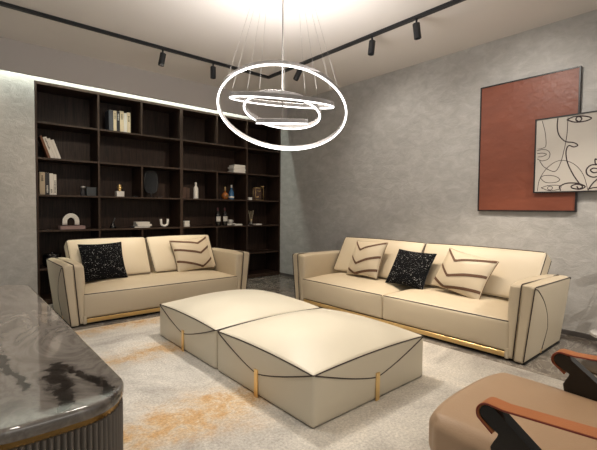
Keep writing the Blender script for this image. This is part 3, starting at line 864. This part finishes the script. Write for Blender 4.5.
# backrest
def fb(q, u):
    x, y, z = q; y += .03*(1-u.x**2)*(-1 if u.y > 0 else -1)*-.5
    return Vector((x, y, z))
bm = rbox((.345, .07, .27), .05, fb, 4, 10); bmesh.ops.transform(bm, matrix=Matrix.Translation((-2.995, -6.09, .63)) @ Matrix.Rotation(math.radians(14), 4, 'X'), verts=bm.verts)
link('backrest', bm, M['tan'], ch)
def arm_profile():
    # (y, z) side silhouette of the black arm board: rounded tip, sloping back, flange to the seat rail
    tip = (-5.575, .556); r = .034; P = []
    for i in range(13):
        a_ = math.radians(60 + 150*i/12)     # from upper-back round the front to underside (y+ is forward)
        P.append((tip[0]+r*math.cos(PI-a_)*1, tip[1]+r*math.sin(a_)))
    return P
def mirror(p): return (p[0], p[1])
for s in (-1, 1):
    cxx = (-3.005+s*.408)
    tip = Vector((-5.568, .560)); r = .034
    dirb = Vector((-.80, -.60)); dirb.normalize(); nb = Vector((-dirb.y, dirb.x))       # along board (back, down)
    if nb.y < 0: nb = -nb
    poly = []
    a0 = math.atan2(nb.y, nb.x)
    for i in range(13):
        a_ = a0 - PI*i/12
        poly.append((tip.x+r*math.cos(a_), tip.y+r*math.sin(a_)))
    # underside, flange and leg
    poly += [(-5.602, .503), (-5.598, .490), (-5.588, .472), (-5.576, .446), (-5.580, .42), (-5.61, .30), (-5.60, .018), (-5.64, .018), (-5.70, .27),
             (-5.95, .24), (-6.16, .018), (-6.205, .018), (-6.07, .28), (-6.02, .33)]
    up_end = tip + nb*r + dirb*.40
    poly += [(up_end.x, up_end.y)]
    bm = bmesh.new(); prism(bm, poly, cxx-.026, cxx+.026, 0)
    es = [e_ for e_ in bm.edges if len(e_.link_faces) == 2 and e_.calc_face_angle(0) > 1.2]
    bmesh.ops.bevel(bm, geom=es, offset=.007, segments=3, affect='EDGES')
    o = link('side_frame', bm, M['blackgloss'], ch); autosmooth(o, 35)
    # leather strap around the tip and back to the backrest
    path = []
    for i in range(6): path.append(Vector((-5.584, .500)).lerp(Vector((tip.x+ (r+.007)*math.cos(math.radians(-28)), tip.y+(r+.007)*math.sin(math.radians(-28)))), i/5) + Vector((.008*math.sin(i/5*PI)*0, 0)))
    for i in range(1, 13):
        a_ = math.radians(-28+(118)*i/12); path.append(Vector((tip.x+(r+.007)*math.cos(a_), tip.y+(r+.007)*math.sin(a_))))
    for i in range(1, 13):
        q = i/12; path.append(Vector((-5.578-.50*q, .594+.012*math.sin(q*PI)*0+.038*q)))
    bm = bmesh.new(); W = .034; th = .004
    rows = []
    for i, p in enumerate(path):
        a_ = path[max(0, i-1)]; b_ = path[min(len(path)-1, i+1)]; t_ = (b_-a_).normalized(); nn = Vector((-t_.y, t_.x))
        rows.append([bm.verts.new((cxx+sx*W, p.x+nn.x*sn*th, p.y+nn.y*sn*th)) for sx, sn in ((-1, -1), (1, -1), (1, 1), (-1, 1))])
    for A, B in zip(rows, rows[1:]):
        for k in range(4): bm.faces.new((A[k], A[(k+1) % 4], B[(k+1) % 4], B[k]))
    bm.faces.new(rows[0]); bm.faces.new(rows[-1][::-1])
    o = link('arm_strap', bm, M['orange'], ch); autosmooth(o, 50)
    for sx in (-1, 1):
        bm = bmesh.new(); tube(bm, [(cxx+sx*(W+.0005), p.x, p.y) for p in path], .0028, 5); link('strap_edge', bm, M['edgered'], o)
bx('cross_rail', (-3.38, -5.68, .14), (-2.61, -5.64, .175), M['blackgloss'], ch, .004)
bx('cross_rail', (-3.38, -6.02, .14), (-2.61, -5.98, .175), M['blackgloss'], ch, .004)

# ------------------------------------------------------------ side table by the wall
t = thing('side_table', 'low round pedestal table with pale top by the right wall', 'table', (-.83, -5.455, 0))
lathe_obj('base', [(0, .0005), (.215, .0005), (.23, .006), (.23, .014), (.22, .02), (.03, .026), (0, .026)], M['bronze'], t, 48)
lathe_obj('pedestal', [(.022, .0265), (.020, .05), (.020, .25), (.035, .272)], M['bronze'], t, 24)
lathe_obj('table_top', [(0, .2725), (.165, .2725), (.175, .28), (.175, .298), (.167, .304), (0, .304)], M['tabletop'], t, 64)
# tall plant that throws its shadow on the wall
t = thing('potted_plant', 'tall leafy plant in a grey pot beside the low table at the wall', 'plant', (-.33, -5.55, 0))
lathe_obj('pot', [(0, .0005), (.12, .0005), (.15, .25), (.155, .30), (.14, .30), (.13, .25), (0, .25)], M['pot'], t, 32)
lathe_obj('soil', [(0, .2505), (.128, .2505), (.128, .262), (0, .266)], M['soil'], t, 24)
bm = bmesh.new(); bl = bmesh.new()
rnd = random.Random(4)
for k in range(5):
    a_ = k*2*PI/5+.3; top_ = Vector((.20*math.cos(a_), .20*math.sin(a_), rnd.uniform(.95, 1.40)))
    pth = smooth_path([(0.02*math.cos(a_), .02*math.sin(a_), .255), (.05*math.cos(a_), .05*math.sin(a_), .6), top_], 5)
    tube(bm, pth, [.009-.006*i/(len(pth)-1) for i in range(len(pth))], 6)
    for j in range(5, len(pth), 2):
        for s in (-1, 1):
            p = pth[j]; an = a_+s*rnd.uniform(.6, 1.5); d = Vector((math.cos(an), math.sin(an), rnd.uniform(-.1, .5))).normalized()
            sd = d.cross(Vector((0, 0, 1))).normalized(); ln = rnd.uniform(.10, .17)
            vs = [(0, 0), (.3, .028), (.6, .03), (1, 0), (.6, -.03), (.3, -.028)]
            bl.faces.new([bl.verts.new(p+d*(ln*q0)+sd*q1+Vector((0, 0, -.03*q0*q0))) for q0, q1 in vs])
link('stems', bm, M['leaf'], t); o = link('foliage', bl, M['leaf'], t, smooth=False)

# ------------------------------------------------------------ wall art
t = thing('framed_painting', 'large terracotta red painting in a thin black frame', 'painting', (0, 0, 0))
bx('canvas', (-.034, -4.930, 1.311), (-.004, -3.936, 2.769), M['paint'], t)
bm = bmesh.new()
for lo, hi in (((-.040, -4.944, 1.297), (-.002, -3.922, 1.311)), ((-.040, -4.944, 2.769), (-.002, -3.922, 2.783)), ((-.040, -4.944, 1.311), (-.002, -4.930, 2.769)), ((-.040, -3.936, 1.311), (-.002, -3.922, 2.769))):
    box(bm, lo, hi)
link('frame', bm, M['frame'], t, smooth=False)
t = thing('framed_line_drawing', 'smaller cream picture of one-line abstract faces overlapping the red painting', 'picture')
Y0, Y1, Z0, Z1 = -4.545, -5.42, 1.500, 2.300
bx('canvas', (-.060, Y1+.012, Z0+.012), (-.044, Y0-.012, Z1-.012), M['canvas'], t)
bm = bmesh.new()
for lo, hi in (((-.068, Y1, Z0), (-.043, Y0, Z0+.013)), ((-.068, Y1, Z1-.013), (-.043, Y0, Z1)), ((-.068, Y1, Z0+.013), (-.043, Y1+.013, Z1-.013)), ((-.068, Y0-.013, Z0+.013), (-.043, Y0, Z1-.013))):
    box(bm, lo, hi)
link('frame', bm, M['frame'], t, smooth=False)
bx('hanging_rail', (-.0432, -5.3, 1.88), (-.001, -5.0, 1.92), M['frame'], t)
thin = [
  [(-4.609, 2.28), (-4.641, 2.157), (-4.655, 2.012), (-4.623, 1.982), (-4.575, 1.977)],
  [(-4.571, 1.961), (-4.618, 1.967), (-4.666, 1.956), (-4.695, 1.917), (-4.68, 1.862), (-4.622, 1.846), (-4.573, 1.871)],
  [(-4.572, 1.929), (-4.624, 1.929), (-4.662, 1.913), (-4.625, 1.893), (-4.578, 1.892)],
  [(-4.598, 1.848), (-4.635, 1.787), (-4.695, 1.741), (-4.753, 1.727), (-4.795, 1.805), (-4.825, 1.942), (-4.846, 2.103), (-4.85, 2.273)],
  [(-4.584, 1.518), (-4.604, 1.649), (-4.671, 1.763), (-4.761, 1.829), (-4.85, 1.826), (-4.938, 1.769), (-5.004, 1.666), (-5.045, 1.517)],
  [(-4.608, 1.662), (-4.65, 1.686), (-4.743, 1.676), (-4.794, 1.637), (-4.756, 1.608), (-4.664, 1.612), (-4.608, 1.662)],
  [(-4.621, 1.556), (-4.7, 1.579), (-4.802, 1.57), (-4.792, 1.537), (-4.702, 1.522), (-4.621, 1.556)],
  [(-4.682, 1.554), (-4.7, 1.569), (-4.728, 1.558), (-4.72, 1.532), (-4.692, 1.533), (-4.682, 1.554)]]
thick = [
  [(-4.759, 2.283), (-4.755, 2.192), (-4.775, 2.1), (-4.833, 2.03), (-4.909, 2.008), (-4.944, 1.977), (-4.911, 1.963), (-4.863, 1.981), (-4.843, 1.915), (-4.862, 1.8), (-4.919, 1.671), (-4.982, 1.568)],
  [(-4.841, 2.25), (-4.901, 2.272), (-4.985, 2.265), (-5.051, 2.235), (-5.007, 2.213), (-4.913, 2.215), (-4.841, 2.25)],
  [(-4.919, 2.245), (-4.933, 2.266), (-4.96, 2.260), (-4.97, 2.235), (-4.949, 2.216), (-4.926, 2.230), (-4.919, 2.245)],
  [(-4.791, 1.563), (-4.857, 1.594), (-4.954, 1.589), (-5.02, 1.555), (-4.977, 1.529), (-4.913, 1.541), (-4.901, 1.562), (-4.939, 1.58), (-4.982, 1.573), (-4.997, 1.548), (-4.966, 1.534), (-4.948, 1.56)],
  [(-4.791, 1.563), (-4.806, 1.519)],
  [(-5.117, 1.623), (-5.078, 1.577), (-5.045, 1.517)],
  [(-5.053, 1.531), (-5.089, 1.54), (-5.123, 1.544), (-5.24, 1.58), (-5.34, 1.55)],
  [(-5.24, 1.72), (-5.18, 1.76), (-5.116, 1.766), (-5.062, 1.765), (-5.027, 1.726), (-5.034, 1.676), (-5.076, 1.647), (-5.12, 1.65), (-5.22, 1.68), (-5.24, 1.72)],
  [(-5.117, 1.727), (-5.083, 1.734), (-5.06, 1.716), (-5.085, 1.69), (-5.118, 1.693)],
  [(-5.16, 2.05), (-5.13, 1.93), (-5.114, 1.823), (-5.096, 1.825), (-5.098, 1.781), (-5.116, 1.77)],
  [(-5.20, 2.28), (-5.26, 2.1), (-5.36, 2.0), (-5.30, 1.9), (-5.34, 1.75)]]
bm = bmesh.new()
for c, r in [(c, .0032) for c in thin]+[(c, .0062) for c in thick]:
    tube(bm, smooth_path([(-.060, a_, b_) for a_, b_ in c], 7), r, 6)
for v in bm.verts: v.co.x = -.060+(v.co.x+.060)*.35
link('line_drawing', bm, M['line'], t)

# ------------------------------------------------------------ ceiling track and spots
TZ = CH-.001
bm = bmesh.new()
box(bm, (-7.6, -1.235, TZ-.032), (-1.19, -1.190, TZ)); box(bm, (-1.235, -6.2, TZ-.032), (-1.19, -1.236, TZ))
tag(link('ceiling_track', bm, M['blackmetal'], smooth=False), 'black L-shaped lighting track on the ceiling', 'track')
def spot_head(loc, aim, label):
    root = thing('track_spotlight', label, 'spotlight', loc, 0, 'black spotlights on the ceiling track')
    bx('adapter', (-.03, -.014, -.045), (.03, .014, -.034), M['blackmetal'], root, .002, 1) if False else None
    bm = bmesh.new(); tube(bm, [(0, 0, -.0005), (0, 0, -.05)], .011, 10); link('adapter', bm, M['blackmetal'], root)
    R = Vector((0, 0, -1)).rotation_difference(Vector(aim).normalized()).to_matrix().to_4x4()
    bm = bmesh.new(); lathe(bm, [(0, .03), (.034, .03), (.037, .026), (.037, -.125), (.030, -.125), (.027, -.105), (0, -.105)], 24)
    bmesh.ops.transform(bm, matrix=Matrix.Translation((0, 0, -.075)) @ R, verts=bm.verts)
    o = link('head', bm, M['blackmetal'], root); autosmooth(o, 30)
    bm = bmesh.new(); lathe(bm, [(0, -.1065), (.026, -.1065)], 24)
    bmesh.ops.transform(bm, matrix=Matrix.Translation((0, 0, -.075)) @ R, verts=bm.verts)
    link('lens', bm, M['blackgloss'], o)
TB = TZ-.0325
spot_head((-2.855, -1.212, TB), (-.15, .12, -1), 'black track spotlight leftmost above the bookcase')
spot_head((-2.15, -1.212, TB), (0, 0, -1), 'black track spotlight second from the left, hanging straight down')
spot_head((-1.212, -1.93, TB), (-.36, .30, -1), 'black tilted track spotlight seen through the large ring')
spot_head((-1.212, -3.20, TB), (-.07, .06, -1), 'black track spotlight above the middle of the long sofa')
spot_head((-1.212, -3.78, TB), (.11, -.09, -1), 'black track spotlight nearest the red painting, highest in view')
spot_head((-4.95, -1.212, TB), (.2, .2, -1), 'black track spotlight toward the left end of the track')
spot_head((-1.212, -5.2, TB), (.3, .2, -1), 'black track spotlight at the near end of the track')

# ------------------------------------------------------------ pendant of four rings
pd = thing('ring_chandelier', 'hanging chandelier of four glowing white rings on thin wires', 'chandelier', (-2.678, -3.394, 0))
YAW = .715
rv = Vector((math.cos(YAW), -math.sin(YAW), 0)); nv = Vector((-math.sin(YAW), -math.cos(YAW), 0)); zv = Vector((0, 0, 1))
RINGS = [(.562, 2.148, 25.5, 4.5, .0), (.452, 2.240, -10.5, 4.5, .0), (.335, 2.150, 11.5, 6.5, .0), (.220, 2.060, -11.5, 0, .0)]
for (R_, z, tilt, slope, off) in RINGS:
    tl, sl = math.radians(tilt), math.radians(slope)
    nx = rv*math.cos(sl)-zv*math.sin(sl)
    ny = (nv*math.cos(tl)+zv*math.sin(tl)); ny = (ny-nx*ny.dot(nx)).normalized(); nz = ny.cross(nx)
    if nz.z < 0: nz = -nz
    C_ = Vector((0, 0, z))
    def ringmesh(r0, r1, z0, z1, bev=.002, n=120):
        bm = bmesh.new(); prof = [(r0+bev, z0), (r1-bev, z0), (r1, z0+bev), (r1, z1-bev), (r1-bev, z1), (r0+bev, z1), (r0, z1-bev), (r0, z0+bev)]
        rg = []
        for k in range(n):
            a_ = 2*PI*k/n; d = nx*math.cos(a_)+ny*math.sin(a_)
            rg.append([bm.verts.new(C_+d*a+nz*b) for a, b in prof])
        for k in range(n):
            A, B = rg[k], rg[(k+1) % n]
            for i in range(8): bm.faces.new((A[i], A[(i+1) % 8], B[(i+1) % 8], B[i]))
        return bm
    body = link('ring', ringmesh(R_-.008, R_+.008, .0, .034), M['ringmetal'], pd); autosmooth(body)
    link('diffuser', ringmesh(R_-.008, R_+.008, -.010, -.0005, .003), M['led'], body)
    for sg in (-1, 1):
        for fr in ((.0,) if R_ < .3 or R_ > .5 else (.0,)):
            d = nx*sg*R_ + C_ + nz*.036
            topp = Vector((sg*rv.x*(.22 - .25*(.6-R_)), sg*rv.y*(.22-.25*(.6-R_)), CH-.03))
            bm = bmesh.new(); tube(bm, [topp, d], .0010, 5); link('suspension_wire', bm, M['wire'], pd)
    # front/back wires of the ring
    for sg in (-1, 1):
        d = ny*sg*R_ + C_ + nz*.036
        topp = Vector((sg*nv.x*.12, sg*nv.y*.12, CH-.03))
        if sg > 0 and R_ < .5: continue
        bm = bmesh.new(); tube(bm, [topp, d], .0009, 5); link('suspension_wire', bm, M['wire'], pd)
bm = bmesh.new(); tube(bm, [(0, 0, CH-.03), (0, 0, 2.07)], .0045, 8); link('power_cord', bm, M['wire'], pd)
lathe_obj('canopy', [(0, CH-.0305), (.22, CH-.0305), (.23, CH-.024), (.23, CH-.0005), (0, CH-.0005)], M['steel'], pd, 48)

# ------------------------------------------------------------ lights
def lamp(kind, name, loc, energy, color=(1, 1, 1), aim=None, **kw):
    d = bpy.data.lights.new(name, kind); d.energy = energy; d.color = color
    for k, v in kw.items(): setattr(d, k, v)
    o = bpy.data.objects.new(name, d); col.objects.link(o); o.location = loc
    if aim is not None:
        v = Vector(aim)-Vector(loc); o.rotation_euler = v.to_track_quat('-Z', 'Y').to_euler()
    return o
WARM = (1.0, .84, .65); NEUT = (1.0, .93, .84)
def spot(loc, aim, e, deg=60, blend=.6, rad=.06, c=WARM):
    lamp('SPOT', 'spot_lamp', loc, e, c, aim, spot_size=math.radians(deg), spot_blend=blend, shadow_soft_size=rad)
# from the track heads
spot((-2.87, -1.22, 3.11), (-3.0, -1.0, .5), 152, 62)
spot((-2.15, -1.21, 3.11), (-2.2, -1.0, .5), 128, 62)
spot((-1.26, -1.99, 3.12), (-1.1, -2.6, .5), 96, 60)
spot((-1.21, -3.2, 3.11), (-1.0, -3.3, .5), 176, 62)
spot((-1.19, -3.79, 3.11), (-.9, -4.3, .5), 176, 62)
spot((-1.17, -5.17, 3.12), (-.7, -4.8, .3), 60, 70)
spot((-4.92, -1.18, 3.12), (-4.7, 0, 1.6), 40, 90, 1)
# added fill spots over the seating group, outside the frame, no fixtures
spot((-2.5, -3.0, 3.25), (-2.75, -3.5, .3), 330, 78, .9, .15, NEUT)
spot((-4.0, -3.4, 3.25), (-4.1, -3.4, 0), 125, 95, 1, .15, NEUT)
spot((-2.7, -5.8, 3.25), (-2.6, -5.4, .3), 130, 80, 1, .12, WARM)
spot((-4.9, -5.2, 3.25), (-4.9, -3.8, .7), 96, 90, 1, .15, NEUT)
# spot that throws the plant's shadow on the wall
spot((-1.2, -7.6, 3.2), (-.1, -5.1, .7), 300, 44, .5, .01, NEUT)
# cove wash
lamp('AREA', 'cove_lamp', (-4.1, -.075, 3.2), 44, (.90, 1.0, .88), (-4.1, -.06, 0), shape='RECTANGLE', size=6.6, size_y=.03)
# added fill lamp in place of bounce from the showroom behind the camera
lamp('AREA', 'room_fill', (-4.6, -8.9, 2.3), 25, (1, .95, .88), (-2.5, -2, 1.6), shape='RECTANGLE', size=4, size_y=1.6)
# added unseen disk lamp that brightens the ceiling over the chandelier
lamp('AREA', 'ceiling_fill', (-2.67, -3.4, 2.36), 28, (1, .96, .92), (-2.67, -3.4, 3.3), shape='DISK', size=1.1)

spot((-3.3, -2.6, 3.25), (-3.1, .2, 1.2), 105, 60, .8, .1, WARM)  # added fill spots that brighten the bookcase shelves, without fixtures
spot((-1.6, -2.6, 3.25), (-1.3, .2, 1.2), 105, 60, .8, .1, WARM)
spot((-1.5, -4.5, 3.25), (0, -4.5, 1.8), 75, 95, 1, .1, NEUT)  # added wash spots to lift the right wall, without fixtures
spot((-1.5, -2.6, 3.25), (0, -2.9, 1.7), 55, 95, 1, .1, NEUT)
w = bpy.data.worlds.new('world'); bpy.context.scene.world = w; w.use_nodes = True
bg = w.node_tree.nodes['Background']; bg.inputs[0].default_value = (.95, .93, .90, 1); bg.inputs[1].default_value = .29

# ------------------------------------------------------------ camera
f, yaw, pitch, roll, cx, cy, H = 400.776, .715338, .0391592, .00865231, -4.90232, -6.18835, 1.3
fw = Vector((math.sin(yaw)*math.cos(pitch), math.cos(yaw)*math.cos(pitch), -math.sin(pitch)))
r_ = Vector((math.cos(yaw), -math.sin(yaw), 0)); u_ = r_.cross(fw)
r2 = r_*math.cos(roll)+u_*math.sin(roll); u2 = -r_*math.sin(roll)+u_*math.cos(roll)
cd = bpy.data.cameras.new('camera'); cam = bpy.data.objects.new('camera', cd); col.objects.link(cam)
cam.matrix_world = Matrix((r2, u2, -fw)).transposed().to_4x4(); cam.location = (cx, cy, H)
cd.sensor_width = 36; cd.lens = f/597*36; cd.clip_start = .05
bpy.context.scene.camera = cam
sc = bpy.context.scene
sc.view_settings.view_transform = 'Standard'; sc.view_settings.look = 'None'; sc.view_settings.exposure = 0.22
